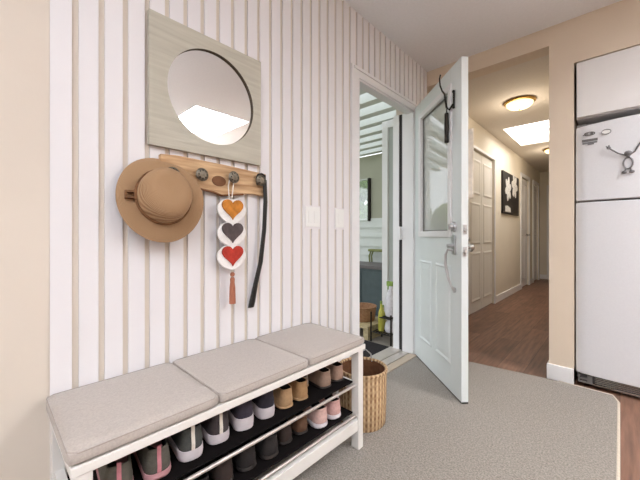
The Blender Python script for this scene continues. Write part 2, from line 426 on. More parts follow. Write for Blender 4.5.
rows3 = [(.14, .78), (.88, 1.42), (1.52, 1.98)]
for i in range(4):
    panel_door(d2, 'leaf', 3.104 + i * .4985, 3.104 + (i + 1) * .4985 - .005, 2.075, rows3, 1, M['closet'])
kb = bmesh.new(); lathe(kb, [(.012, 0), (.012, .02), (.022, .03), (.02, .045), (0, .05)], 14, 'X', (HL - .02, 4.0, .95))
obj('knob', kb, M['nickel'], d2, True)
d3 = thing('door_3', 'white panelled hall door with dark lever past the picture', 'door', (0, 0, 0), kind='structure')
lf = panel_door(d3, 'leaf', 6.845, 7.495, 2.08, [(.14, 1.0), (1.1, 1.98)], 2, M['trim'])
kb = bmesh.new(); lathe(kb, [(.025, 0), (.025, .012), (.01, .016), (.01, .05)], 14, 'X', (HL - .02, 7.43, 1.0)); tube(kb, [(HL + .03, 7.43, 1.0), (HL + .03, 7.31, 1.0)], .009)
obj('lever_handle', kb, M['iron_dark'], lf, True)
d4 = thing('door_4', 'farthest white hall door standing in its casing', 'door', (0, 0, 0), kind='structure')
lf = panel_door(d4, 'leaf', 7.955, 8.495, 2.08, [(.14, 1.0), (1.1, 1.98)], 1, M['trim'])
kb = bmesh.new()
for z in (.3, 1.05, 1.8): bx(kb, HL - .02, HL - .012, 7.955, 7.99, z, z + .1)
obj('hinges', kb, M['iron_dark'], d4)
d5 = thing('door_5', 'pale door at the far end wall of the hall', 'door', (0, HEND, 0), kind='structure')
obj('leaf', box(-1.13, -.4, -.03, 0, .01, 2.05), M['closet'], d5)
obj('frame', boxes([(-1.2, -1.13, -.045, 0, 0, 2.12), (-1.13, -.37, -.045, 0, 2.05, 2.12)]), M['trim'], d5)

# ------------------------------------------------------------------ porch beyond the doorway
struct('ground', box(-14, 14, -9, 14, -.2, -.14), M['grass'], 'lawn outside', 'ground')
struct('floor_porch', box(-5.2, -1.405, .2, 4.4, -.14, -.08), M['deck'], 'porch floor outside the doorway', 'floor')
PY = 4.3
struct('wall_porch', boxes([(-5.2, -3.69, PY, PY + .1, -.1, 2.29), (-2.94, -1.405, PY, PY + .1, -.1, 2.29), (-3.69, -2.94, PY, PY + .1, -.1, 1.23), (-3.69, -2.94, PY, PY + .1, 1.915, 2.29)]), M['sage'], 'sage green porch wall', 'wall')
bm = bmesh.new()
for k in range(9):
    z0 = -.08 + k * .15
    v = [bm.verts.new(p) for p in ((-5.2, PY - .03, z0), (-1.42, PY - .03, z0), (-1.42, PY - .008, z0 + .15), (-5.2, PY - .008, z0 + .15), (-5.2, PY, z0), (-1.42, PY, z0))]
    bm.faces.new((v[0], v[1], v[2], v[3])); bm.faces.new((v[0], v[1], v[5], v[4]))
struct('trim_11', bm, M['siding'], 'white lap siding on the lower porch wall', 'siding')
w1 = thing('window_1', 'dark framed porch window above the white siding', 'window', (0, PY, 0), kind='structure')
obj('window_frame', boxes([(-3.7, -2.965, -.02, .06, 1.225, 1.24), (-3.7, -2.965, -.02, .06, 1.905, 1.92), (-3.7, -3.68, -.02, .06, 1.24, 1.905)]), M['siding'], w1)
obj('side_stile', box(-2.965, -2.93, -.05, .06, 1.225, 1.92), M['iron_dark'], w1)
obj('pane', box(-3.67, -2.955, -.03, -.02, 1.245, 1.9), M['window_glass'], w1)
pg = thing('pergola', 'white slatted pergola roof over the porch', 'pergola', (0, 0, 2.3))
k = 0; y = 1.216
while y < 4.2:
    obj('slat', box(-5.2, -1.42, y, y + .10, 0, .10), M['slat'], pg); y += .27
obj('beam', box(-1.5, -1.42, .9, 4.28, -.12, 0), M['slat'], pg)
pp = thing('porch_post', 'square white porch post seen through the doorway', 'post', (-1.925, 3.13, -.08))
obj('shaft', box(-.035, .035, -.035, .035, 0, 2.36), M['trim'], pp)
obj('rail', box(.035, .40, -.03, .03, 2.28, 2.36), M['trim'], pp)
struct('wall_porch_side', box(-1.889, -1.406, 3.12, 3.15, -.08, 2.2), M['greypanel'], 'grey side panel between porch post and house', 'wall')
# slate cabinet
cb = thing('storage_cabinet', 'slate grey storage cabinet on the porch below the green stool', 'cabinet', (-2.6, 3.6, -.08))
obj('body', box(-.55, .55, 0, .45, 0, .62), M['slate'], cb, bevel=.006)
obj('worktop', box(-.57, .57, -.02, .5, .62, .665), M['slate_top'], cb, bevel=.004)
for s in (-1, 1): obj('door', box(*sorted((s * .02, s * .52)), -.015, 0, .05, .58), M['slate'], cb)
st = thing('stool', 'moss green stool with curved legs behind the slate cabinet', 'stool', (-2.72, 4.16, -.08))
obj('seat', box(-.16, .16, -.03, .08, .82, .86, bev=.015), M['green_seat'], st)
for s in (-1, 1):
    for yy in (0, .06):
        b_ = bmesh.new(); tube(b_, [(s * .12, yy, .82), (s * .15, yy, .75), (s * .14, yy, .66), (s * .17, yy, .4), (s * .19, yy, 0)], .013)
        obj('leg', b_, M['green_seat'], st, True)
# low pallet bench, basket, mat
pb = thing('pallet_bench', 'low pale wooden pallet bench on the porch', 'bench', (-2.15, 2.93, -.08))
rotp = 0
for k in range(3): obj('plank', box(-.55, .29, -.26 + k * .135, -.26 + k * .135 + .125, .12, .145), M['deckwood'], pb)
for xx in (-.5, -.1, .25): obj('bearer', box(xx - .03, xx + .03, -.24, .12, 0, .12), M['deckwood'], pb)
wb = thing('wicker_basket', 'round brown wicker basket on the pallet bench', 'basket', (-2.06, 2.875, .066))
bm = bmesh.new(); lathe(bm, [(.115, 0), (.125, .02), (.14, .13), (.145, .145), (.135, .15), (.125, .13), (.11, .012), (0, .012)], 36); obj('bowl', bm, M['wicker_brown'], wb, True)
bm = bmesh.new(); tube(bm, [(.14 * math.cos(q * PI / 18), .14 * math.sin(q * PI / 18), .15) for q in range(36)], .009, 8, True); obj('rim', bm, M['wicker_brown'], wb, True)
dm = obj('door_mat', box(-.34, .28, -.42, .30, 0, .012, bev=.004), M['mat_dark'], loc=(-1.76, 2.36, -.08)); tag(dm, 'dark door mat on the porch outside the doorway', 'mat')
# small rack with bottles
rk = thing('shoe_rack', 'dark low wire rack on the porch beside the pallet bench', 'rack', (-1.725, 2.80, -.08))
for z, x0_ in ((.10, -.10), (.26, .0)):
    b_ = bmesh.new()
    for k in range(7): tube(b_, [(x0_ + k * (.1 - x0_) / 6, -.1, z), (x0_ + k * (.1 - x0_) / 6, .1, z)], .006, 6)
    tube(b_, [(x0_ - .015, -.1, z), (.115, -.1, z)], .006, 6); tube(b_, [(x0_ - .015, .1, z), (.115, .1, z)], .006, 6)
    obj('shelf', b_, M['iron_dark'], rk)
for sx in (-.115, .115):
    for sy in (-.1, .1):
        b_ = bmesh.new(); tube(b_, [(sx, sy, 0), (sx, sy, .3)], .008, 6); obj('leg', b_, M['iron_dark'], rk)
def bottle(loc, label, m, h, r):
    t = thing('bottle', label, 'bottle', loc)
    b_ = bmesh.new(); lathe(b_, [(r * .9, 0), (r, .01), (r, h * .55), (r * .8, h * .66), (r * .38, h * .76), (r * .36, h * .93), (0, h * .93)], 18); obj('body', b_, m, t, True)
    b_ = bmesh.new(); lathe(b_, [(r * .42, h * .91), (r * .42, h), (0, h)], 14); obj('cap', b_, M['leafgreen'], t, True)
bottle((-1.765, 2.77, .0285), 'taller yellow green bottle standing on the porch rack', M['yellow_glass'], .30, .03)
bottle((-1.80, 2.86, .0285), 'shorter yellow green bottle behind the taller one', M['yellow_glass'], .24, .026)
sp = thing('spray_bottle', 'white spray bottle with green nozzle on the porch rack', 'spray bottle', (-1.672, 2.80, .188))
b_ = bmesh.new(); lathe(b_, [(.05, 0), (.055, .02), (.05, .18), (.022, .26), (.018, .30), (0, .30)], 18); obj('body', b_, M['white_plastic'], sp, True)
b_ = bmesh.new(); bx(b_, -.04, .025, -.014, .014, .30, .345); bx(b_, -.035, -.022, -.006, .006, .26, .30); obj('nozzle', b_, M['leafgreen'], sp)
bg = bmesh.new(); lathe(bg, [(.05, 0), (.06, .03), (.05, .09), (.03, .11), (.045, .13), (0, .125)], 14); o = obj('shopping_bag', bg, M['white_plastic'], loc=(-1.675, 2.80, .0285), smooth=True); tag(o, 'crumpled white bag on the lower rack shelf', 'bag')
# garden hedge beyond the open side of the porch
bm = bmesh.new()
for i in range(46):
    sphere(bm, (random.uniform(-.5, .5), random.uniform(-4, 4), random.uniform(.4, 1.9)), random.uniform(.45, .7), u=10, v=7)
h = obj('hedge', bm, M['hedge'], loc=(-8.2, 3.2, -.14)); tag(h, 'green hedge beyond the porch seen reflected in the door glass', 'hedge')
bm = bmesh.new()
for i in range(60):
    sphere(bm, (random.uniform(-3, 3), random.uniform(-.4, .4), random.uniform(.4, 3.1)), random.uniform(.4, .6), u=10, v=7)
h = obj('garden_shrub', bm, M['hedge'], loc=(-6.6, 9.0, -.14)); tag(h, 'green shrub seen through the dark framed porch window', 'shrub')

# ------------------------------------------------------------------ the open entry door (local: x to free edge, y thickness away, z up)
Hg = (-1.238, 2.446, .02); ang = math.radians(-43.3)
DW, DT, DH = .776, .042, 2.025
dr = thing('door_1', 'white half glazed entry door standing open into the room', 'door', Hg, ang, kind='structure')
gx0, gx1, gz0, gz1 = .136, .642, .985, 1.905
obj('slab', boxes([(0, gx0, 0, DT, 0, DH), (gx1, DW, 0, DT, 0, DH), (gx0, gx1, 0, DT, 0, gz0), (gx0, gx1, 0, DT, gz1, DH)]), M['door_white'], dr, bevel=.002)
fr = boxes([(gx0 - .02, gx0 + .022, -.012, DT + .012, gz0 - .02, gz1 + .02), (gx1 - .022, gx1 + .02, -.012, DT + .012, gz0 - .02, gz1 + .02),
            (gx0 + .022, gx1 - .022, -.012, DT + .012, gz0 - .02, gz0 + .022), (gx0 + .022, gx1 - .022, -.012, DT + .012, gz1 - .022, gz1 + .02)])
obj('glazing_frame', fr, M['trim'], dr, bevel=.004)
obj('glazing_bead', boxes([(gx0 + .021, gx0 + .034, .010, .030, gz0 + .021, gz1 - .021), (gx1 - .030, gx1 - .021, .010, .030, gz0 + .021, gz1 - .021), (gx0 + .034, gx1 - .030, .010, .030, gz0 + .021, gz0 + .031), (gx0 + .034, gx1 - .030, .010, .030, gz1 - .031, gz1 - .021)]), M['gasket'], dr)
obj('pane', box(gx0 + .02, gx1 - .02, .016, .024, gz0 + .02, gz1 - .02), M['glass'], dr)
def raised(bm, x0, x1, z0, z1, y=0, s=-1):
    def ring(g, h): return [bm.verts.new((p, y + s * h, q)) for p, q in ((x0 + g, z0 + g), (x1 - g, z0 + g), (x1 - g, z1 - g), (x0 + g, z1 - g))]
    rs = [ring(0, .0005), ring(.012, .009), ring(.026, .0015), ring(.06, .008)]
    for a_, b_ in zip(rs, rs[1:]):
        for i in range(4): bm.faces.new((a_[i], a_[(i + 1) % 4], b_[(i + 1) % 4], b_[i]))
    bm.faces.new(rs[-1])
for x0, x1 in ((.13, .355), (.42, .645)):
    b_ = bmesh.new(); raised(b_, x0, x1, .17, .79); raised(b_, x0, x1, .17, .79, DT, 1); obj('raised_panel', b_, M['door_white'], dr)
b_ = box(0, DW, .002, DT - .002, -.008, .002); obj('bottom_sweep', b_, M['iron_dark'], dr)
# deadbolt
b_ = bmesh.new(); lathe(b_, [(.031, 0), (.031, -.006), (.026, -.016), (.014, -.018), (.012, -.03), (0, -.03)], 20, 'Y', (.69, 0, 1.03)); bx(b_, .684, .696, -.04, -.02, 1.01, 1.045); obj('deadbolt', b_, M['nickel'], dr, True)
# handleset
b_ = bmesh.new(); bx(b_, .668, .712, -.010, 0, .86, .96, bev=.004); lathe(b_, [(.022, 0), (.022, -.010), (0, -.010)], 20, 'Y', (.69, 0, .96))
hs = obj('handle_set', b_, M['nickel'], dr, True)
b_ = bmesh.new(); tube(b_, [(.69, -.01, .885), (.685, -.040, .89), (.675, -.048, .86), (.672, -.048, .80), (.686, -.038, .72), (.70, -.025, .67), (.70, -.008, .645)], [.007, .007, .008, .009, .008, .006, .008]); obj('grip', b_, M['nickel'], hs, True)
b_ = bmesh.new(); tube(b_, [(.69, -.01, .915), (.688, -.045, .915)], .012); obj('thumb_latch', b_, M['nickel'], hs, True)
b_ = bmesh.new(); lathe(b_, [(.015, 0), (.017, -.008), (.0, -.011)], 14, 'Y', (.70, 0, .645)); obj('foot_plate', b_, M['nickel'], hs, True)
# knob on the room side and edge plates
b_ = bmesh.new(); lathe(b_, [(.03, DT), (.03, DT + .008), (.012, DT + .012), (.012, DT + .035), (.026, DT + .045), (.028, DT + .06), (.018, DT + .072), (0, DT + .074)], 20, 'Y', (.70, 0, .905)); obj('inside_knob', b_, M['chrome'], dr, True)
b_ = bmesh.new(); lathe(b_, [(.028, DT), (.028, DT + .01), (0, DT + .012)], 20, 'Y', (.70, 0, 1.03)); bx(b_, .695, .705, DT + .01, DT + .03, 1.01, 1.05); obj('thumb_turn', b_, M['chrome'], dr, True)
for z in (.88, 1.01):
    b_ = bmesh.new(); bx(b_, DW, DW + .003, .01, DT - .01, z - .025, z + .03); lathe(b_, [(.011, DW + .003), (.009, DW + .012), (0, DW + .012)], 14, 'X', (0, DT / 2, z)); obj('edge_latch', b_, M['nickel'], dr, True)
# hinges
for z in (.2, 1.0, 1.8):
    b_ = bmesh.new(); tube(b_, [(-.006, DT * .5, z), (-.006, DT * .5, z + .09)], .007); obj('hinge', b_, M['nickel'], dr)
# dark bell hanging from a curled wrought iron bracket on the outside face
bl = thing('door_bell', 'dark hanging bell on a curled iron hook by the door glass', 'bell', Hg, ang)
b_ = bmesh.new()
tube(b_, [(.695, -.006, 1.85), (.695, -.006, 1.76)], .006)
tube(b_, [(.695, -.008, 1.78), (.665, -.02, 1.755), (.65, -.03, 1.775), (.655, -.04, 1.82), (.645, -.04, 1.86), (.60, -.036, 1.90), (.565, -.033, 1.95), (.555, -.033, 2.0), (.57, -.033, 2.02)], [.006, .006, .007, .0065, .006, .005, .005, .0045, .0045])
sphere(b_, (.695, -.008, 1.855), .009); sphere(b_, (.695, -.008, 1.76), .009)
obj('hook', b_, M['iron_dark'], bl, True)
b_ = bmesh.new(); lathe(b_, [(.012, 1.555), (.014, 1.562), (.013, 1.60), (.0145, 1.645), (.013, 1.70), (.0135, 1.735), (.008, 1.742), (0, 1.744)], 18, 'Z', (.650, -.03, 0)); obj('bell', b_, M['iron_dark'], bl, True)
b_ = bmesh.new(); tube(b_, [(.650, -.03, 1.742), (.650, -.03, 1.765)], .004, 6); obj('ring', b_, M['iron_dark'], bl)
# pale cloth hanging on the room side
b_ = bmesh.new(); NX, NZ = 16, 14; vs = []
for i in range(NX + 1):
    for j in range(NZ + 1):
        s_ = i / NX; z = 1.62 - .42 * (j / NZ)
        wd = .20 - .05 * (j / NZ) + .03 * math.sin(PI * j / NZ * 1.6)
        vs.append(b_.verts.new((.738 - wd * (1 - s_) , DT + .034 + .016 * math.sin(s_ * 14), z)))
for i in range(NX):
    for j in range(NZ): b_.faces.new((vs[i * (NZ + 1) + j], vs[(i + 1) * (NZ + 1) + j], vs[(i + 1) * (NZ + 1) + j + 1], vs[i * (NZ + 1) + j + 1]))
o = obj('hanging_cloth', b_, M['cloth_pale'], smooth=True, loc=Hg, rot=(0, 0, ang)); md = o.modifiers.new('s', 'SOLIDIFY'); md.thickness = .004
tag(o, 'pale cloth hanging on the far side of the open door', 'cloth')

# ------------------------------------------------------------------ carpet
cr = thing('entry_carpet', 'grey beige carpet covering the entry floor', 'carpet', (0, 0, 0))
outl = [(-1.203, -3.0), (-.01, -3.0), (-.01, 2.575), (-.035, 2.66), (-.30, 2.665), (-.83, 2.60), (-1.203, 2.50)]
b_ = bmesh.new(); prism(b_, outl, .012, lambda u, v, w: (u, v, w + .0005)); obj('pile', b_, M['carpet'], cr)
b_ = bmesh.new(); tube(b_, [(-.006, -3.0, .008), (-.006, 1.2, .008), (-.006, 2.575, .008), (-.032, 2.664, .008), (-.30, 2.669, .008)], .007, 8); obj('binding', b_, M['binding'], cr, True)

# ------------------------------------------------------------------ shoe bench
BX0, BX1, BY0, BY1 = W + .004, -.866, .127, 1.226
be = thing('shoe_bench', 'white shoe bench with open racks against the panelled wall', 'bench', (0, 0, 0))
obj('top', box(BX0, BX1, BY0, BY1, .466, .49), M['bench_white'], be, bevel=.003)
for nm, (x0, x1, y0, y1) in (('leg', (BX1 - .045, BX1 - .004, BY0 + .006, BY0 + .042)), ('leg', (BX0, BX0 + .04, BY0 + .006, BY0 + .042)),
                             ('leg', (BX1 - .045, BX1 - .004, BY1 - .05, BY1 - .014)), ('leg', (BX0, BX0 + .04, BY1 - .05, BY1 - .014))):
    obj(nm, box(x0, x1, y0, y1, .0128, .466), M['bench_white'], be, bevel=.002)
obj('front_rail', box(BX1 - .03, BX1 - .008, BY0 + .042, BY1 - .05, .10, .15), M['bench_white'], be, bevel=.002)
obj('back_rail', box(BX0 + .004, BX0 + .024, BY0 + .042, BY1 - .05, .085, .14), M['bench_white'], be, bevel=.002)
for yy in (BY0 + .012, BY1 - .044):
    for z in (.105, .275): obj('side_rail', box(BX0 + .04, BX1 - .045, yy, yy + .022, z, z + .035), M['bench_white'], be)
for z in (.307, .165):
    for xx in (BX1 - .022, -1.06, BX0 + .05):
        b_ = bmesh.new(); tube(b_, [(xx, BY0 + .04, z), (xx, BY1 - .045, z)], .0065, 10); obj('rod', b_, M['steel_rod'], be, True)
    obj('shelf_shade', box(BX0 + .03, BX1 - .036, BY0 + .044, BY1 - .052, z + .008, z + .014), M['bench_shade'], be)  # dark sheet added below the shoes for the shade between the rods
obj('back_shade', box(BX0 + .001, BX0 + .004, BY0 + .042, BY1 - .05, .09, .465), M['bench_shade'], be)  # dark sheet added over the wall, painting the shade behind the shoes

def cushion(y0, y1, label, rz=0):
    c = thing('seat_cushion', label, 'cushion', ((BX0 + BX1) / 2, (y0 + y1) / 2, .49), rz, 'linen cushions on the shoe bench')
    hx_, hy_ = (BX1 - BX0) / 2 + .0015, (y1 - y0) / 2 - .0005
    b_ = bmesh.new()
    bmesh.ops.create_cube(b_, size=1.0)
    bmesh.ops.subdivide_edges(b_, edges=b_.edges[:], cuts=11, use_grid_fill=True)
    for v in b_.verts:
        u, w_, t = v.co.x * 2, v.co.y * 2, v.co.z * 2
        e = max(abs(u), abs(w_))
        # rounded plan corners and puffed top
        k_ = 1.0
        n = 28.0; L_ = (abs(u) ** n + abs(w_) ** n) ** (1 / n) if (u or w_) else 0
        if L_ > 0: k_ = e / L_
        dome = (1 - abs(u) ** 3) * (1 - abs(w_) ** 3)
        edge = max(0, e - .9) / .1
        tz = t * (1 - .28 * edge ** 2)
        z = .0185 + .0165 * tz + (.002 * dome if t > 0 else 0)
        bulge = 1 + .012 * (1 - t * t)
        v.co = Vector((u * k_ * hx_ * bulge, w_ * k_ * hy_, z))
    obj('cover', b_, M['cushion'], c, True, angle=80)
    b_ = bmesh.new(); pts = []
    for i in range(60):
        a_ = 2 * PI * i / 60; cu, cv = math.cos(a_), math.sin(a_); n = 26
        r_ = 1 / ((abs(cu) ** n + abs(cv) ** n) ** (1 / n))
        pts.append((cu * r_ * hx_ * 1.0, cv * r_ * hy_ * .99, .030))
    tube(b_, pts, .0014, 6, True); obj('piping', b_, M['cushion_seam'], c, True)
cushion(.121, .482, 'grey linen cushion on the near left end of the bench')
cushion(.484, .857, 'grey linen cushion in the middle of the bench')
cushion(.859, 1.222, 'grey linen cushion on the far end of the bench by the doorway')

# ------------------------------------------------------------------ shoes
def foot(L, wd, n=20):
    """plan outline, heel at x=0, toe at +x"""
    up, dn = [], []
    for i in range(n + 1):
        x = .5 - .5 * math.cos(PI * i / n)
        h = 1.0
        if x < .16: h = max(0, 1 - (1 - x / .16) ** 2.6) ** .38
        if x > .72: h = max(0, 1 - ((x - .72) / .28) ** 2.2) ** .5
        h *= .84 + .16 * min(1, max(0, (x - .2) / .45))
        if i in (0, n): up.append((x * L, 0))
        else: up.append((x * L, h * wd / 2)); dn.append((x * L, -h * wd / 2))
    return up + dn[::-1]
def lerp(tab, t):
    for (a, va), (b, vb) in zip(tab, tab[1:]):
        if t <= b: return va + (vb - va) * (t - a) / (b - a)
    return tab[-1][1]
def make_shoe(label, loc, rz, up, sole, L=.25, wd=.09, hh=.085, sole_h=.028, tab=None, laces=None, group=None, cat='shoe', name='shoe', low=False, cl=.43):
    t = thing(name, label, cat, loc, rz, group)
    pl = foot(L, wd)
    # sole with a slight flare
    b_ = bmesh.new(); rings = []
    for f, z in ((.94, 0), (1.0, .004), (1.03, sole_h * .5), (1.01, sole_h), (.97, sole_h + .002)):
        rings.append([b_.verts.new((L / 2 + (x - L / 2) * f, y_ * f, z + (.006 * max(0, (x / L - .75) / .25) ** 2))) for x, y_ in pl])
    for a_, c_ in zip(rings, rings[1:]):
        for i in range(len(pl)): b_.faces.new((a_[i], a_[(i + 1) % len(pl)], c_[(i + 1) % len(pl)], c_[i]))
    b_.faces.new(rings[0]); b_.faces.new(rings[-1])
    obj('sole', b_, sole, t, True)
    # upper lofted from the sole outline to the collar
    b_ = bmesh.new(); rings = []; K = 10
    for k in range(K + 1):
        q = k / K; z = sole_h - .001 + q * (hh - sole_h)
        toe = lerp([(0, 1.0), (.25, .985), (.42, .93), (.55, .82), (.7, .66), (.85, .53), (1, cl)], q)
        heel = lerp([(0, .0), (.35, -.012), (.75, .008), (1, .0)], q)
        wide = lerp([(0, .97), (.3, .96), (.6, .86), (1, .72)], q)
        ring = []
        for x, y_ in pl:
            xs = x / L
            xx = (heel + xs * (toe - heel)) * L
            rise = .010 * q * (1 if not low else 0) * (1 - 2 * abs(xs - .5)) * -1
            ring.append(b_.verts.new((xx, y_ * wide, z + rise)))
        rings.append(ring)
    for a_, c_ in zip(rings, rings[1:]):
        for i in range(len(pl)): b_.faces.new((a_[i], a_[(i + 1) % len(pl)], c_[(i + 1) % len(pl)], c_[i]))
    u = obj('upper', b_, [up, M['lining']], t, True)
    md = u.modifiers.new('s', 'SOLIDIFY'); md.thickness = .004; md.offset = -1; md.material_offset = 1; md.material_offset_rim = 0
    b_ = bmesh.new(); b_.faces.new([b_.verts.new((L / 2 + (x - L / 2) * .93, y_ * .93, sole_h + .003)) for x, y_ in pl]); obj('insole', b_, M['lining'], t)
    if tab:
        b_ = bmesh.new()
        prof = [(-.0035 + .0*hh, sole_h + .002), (-.006, sole_h + .3 * (hh - sole_h)), (-.001, sole_h + .7 * (hh - sole_h)), (-.001, hh + .006)]
        for (xa, za), (xb, zb) in zip(prof, prof[1:]):
            v = [b_.verts.new(p) for p in ((xa, -.005, za), (xa, .005, za), (xb, .005, zb), (xb, -.005, zb), (xa + .006, -.005, za), (xa + .006, .005, za), (xb + .006, .005, zb), (xb + .006, -.005, zb))]
            for f in ((0, 1, 2, 3), (4, 5, 6, 7), (0, 1, 5, 4), (3, 2, 6, 7), (0, 3, 7, 4), (1, 2, 6, 5)): b_.faces.new([v[i] for i in f])
        obj('heel_tab', b_, tab, t)
    if laces:
        b_ = bmesh.new()
        for k in range(4):
            q = .93 - k * .11
            toe = lerp([(0, 1.0), (.25, .985), (.42, .93), (.55, .82), (.7, .66), (.85, .53), (1, cl)], q)
            z = sole_h + q * (hh - sole_h) + .002
            tube(b_, [(toe * L - .02, -.02, z - .004), (toe * L - .004, 0, z + .002), (toe * L - .02, .02, z - .004)], .0025, 6)
        obj('laces', b_, laces, t)
    return t
def fab(name, c, **k): return mat(name, c, .85, var=.08, scale=70, bump=.3, bscale=250, **k)
S_ = dict(greygreen=fab('grey green mesh', (92, 88, 80)), dkgreen=fab('dark green grey knit', (74, 76, 74)), char=fab('charcoal knit', (70, 62, 64)), navy=fab('navy suede', (56, 50, 62)),
          navy2=fab('dark navy suede', (48, 44, 54)), tan=fab('tan leather', (176, 142, 106)), tan2=fab('honey tan leather', (168, 132, 94)), taupe=fab('taupe suede', (150, 124, 108)), taupe2=fab('pinkish taupe suede', (160, 130, 114)),
          blush=fab('blush knit', (206, 170, 162)), blush2=fab('rose blush knit', (198, 156, 150)), brown=fab('brown leather', (98, 70, 52)), black=fab('black leather', (38, 33, 33)), black2=fab('dark brown suede', (56, 44, 40)), pale=fab('pale fabric', (196, 182, 168)))
SZ = .321; HX = -.938
up_g = 'shoes on the upper rack of the bench'; lo_g = 'shoes on the lower rack of the bench'
def ushoe(yy, label, up, sole, dx=0, rz=0, **k): return make_shoe(label, (HX - dx, yy, SZ + .0015), PI - .16 + rz, up, sole, group=up_g, **k)
ushoe(.235, 'grey green trainer with pink heel tab, leftmost on the upper rack', S_['greygreen'], M['pink_sole'], dx=-.01, tab=M['tab_pink'], laces=M['cord'], hh=.09, wd=.085, sole_h=.022)
ushoe(.330, 'grey green trainer with pink heel tab and bright pink sole', S_['greygreen'], M['pink_sole'], dx=-.015, tab=M['tab_pink'], laces=M['cord'], hh=.09, wd=.085, sole_h=.022)
ushoe(.428, 'dark grey green trainer with pale heel loop and white sole', S_['dkgreen'], M['sole_white'], dx=-.01, tab=M['cord'], laces=M['black'], hh=.10, wd=.087, sole_h=.034)
ushoe(.525, 'charcoal trainer with white heel loop and white sole', S_['char'], M['sole_white'], tab=M['cord'], laces=M['black'], hh=.10, wd=.087, sole_h=.034)
ushoe(.619, 'navy trainer with the thickest white sole', S_['navy'], M['sole_white'], hh=.105, sole_h=.045, wd=.084, rz=-.12, laces=M['black'])
ushoe(.717, 'dark navy trainer with thick white sole beside the tan shoe', S_['navy2'], M['sole_white'], hh=.105, sole_h=.042, wd=.080, rz=-.06, laces=M['black'])
ushoe(.812, 'tan leather slip-on shoe beside the navy trainer', S_['tan'], M['sole_tan'], hh=.078, sole_h=.012, wd=.078, low=True, cl=.6)
ushoe(.896, 'honey tan slip-on shoe right of its tan mate', S_['tan2'], M['sole_tan'], hh=.078, sole_h=.012, wd=.076, low=True, cl=.6)
ushoe(.974, 'small flat pale shoe set far back on the upper rack', S_['pale'], M['sole_tan'], hh=.05, sole_h=.012, dx=.07, wd=.058, L=.18, low=True, cl=.55)
ushoe(1.040, 'taupe suede slip-on with dark opening on the upper rack', S_['taupe'], M['sole_dark'], hh=.075, sole_h=.010, wd=.08, low=True, cl=.62)
ushoe(1.128, 'pinkish taupe slip-on at the right end of the upper rack', S_['taupe2'], M['sole_dark'], hh=.075, sole_h=.010, wd=.078, low=True, cl=.62)
LZ = .179
def lshoe(yy, label, up, sole, dx=0, rz=0, **k): return make_shoe(label, (-.912 - dx, yy, LZ + .0015), PI - .18 + rz, up, sole, group=lo_g, **k)
lshoe(1.075, 'rose blush trainer at the right end of the lower rack', S_['blush2'], M['sole_white'], laces=M['cord'], hh=.085, sole_h=.022, wd=.082)
lshoe(.985, 'blush trainer second from the right on the lower rack', S_['blush'], M['sole_white'], laces=M['cord'], hh=.085, sole_h=.022, wd=.082)
lshoe(.898, 'brown leather shoe beside the blush trainers', S_['brown'], M['sole_dark'], hh=.075, sole_h=.014, dx=.03, wd=.076, low=True, cl=.58)
lshoe(.812, 'dark brown suede shoe left of the brown leather shoe', S_['black2'], M['sole_dark'], hh=.075, sole_h=.016, dx=.03, wd=.076, low=True, cl=.58)
lshoe(.722, 'black leather shoe under the dark navy trainer', S_['black'], M['sole_dark'], hh=.085, sole_h=.016, dx=.01, wd=.084)
lshoe(.630, 'black leather shoe under the thick-soled navy trainer', S_['black'], M['sole_dark'], hh=.085, sole_h=.016, dx=.02, wd=.084)
lshoe(.538, 'dark brown suede shoe under the charcoal trainer', S_['black2'], M['sole_dark'], hh=.085, sole_h=.016, dx=.02, wd=.084)
lshoe(.446, 'black leather shoe under the dark grey green trainer', S_['black'], M['sole_dark'], hh=.085, sole_h=.016, dx=.0, wd=.084)

# ------------------------------------------------------------------ floor basket beside the bench
fb = thing('wicker_basket', 'tall honey wicker basket on the carpet between bench and doorway', 'basket', (-1.002, 1.388, .0132))
b_ = bmesh.new(); lathe(b_, [(.116, 0), (.122, .01), (.127, .15), (.128, .278), (.122, .278), (.119, .15), (.115, .012), (0, .012)], 48)
o = obj('body', b_, [M['wicker'], M['basket_in']], fb, True)
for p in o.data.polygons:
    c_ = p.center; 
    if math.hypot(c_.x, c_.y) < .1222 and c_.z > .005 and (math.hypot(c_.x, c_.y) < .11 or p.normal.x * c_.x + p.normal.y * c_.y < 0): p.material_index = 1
b_ = bmesh.new(); tube(b_, [(.126 * math.cos(q * PI / 24), .126 * math.sin(q * PI / 24), .280) for q in range(48)], .008, 8, True); obj('rim', b_, M['wicker'], fb, True)
b_ = bmesh.new(); tube(b_, [(-.02, .121, .27), (-.03, .123, .31), (-.06, .115, .33), (-.085, .095, .31), (-.085, .085, .27)], .004, 6); obj('handle', b_, M['nickel'], fb, True)

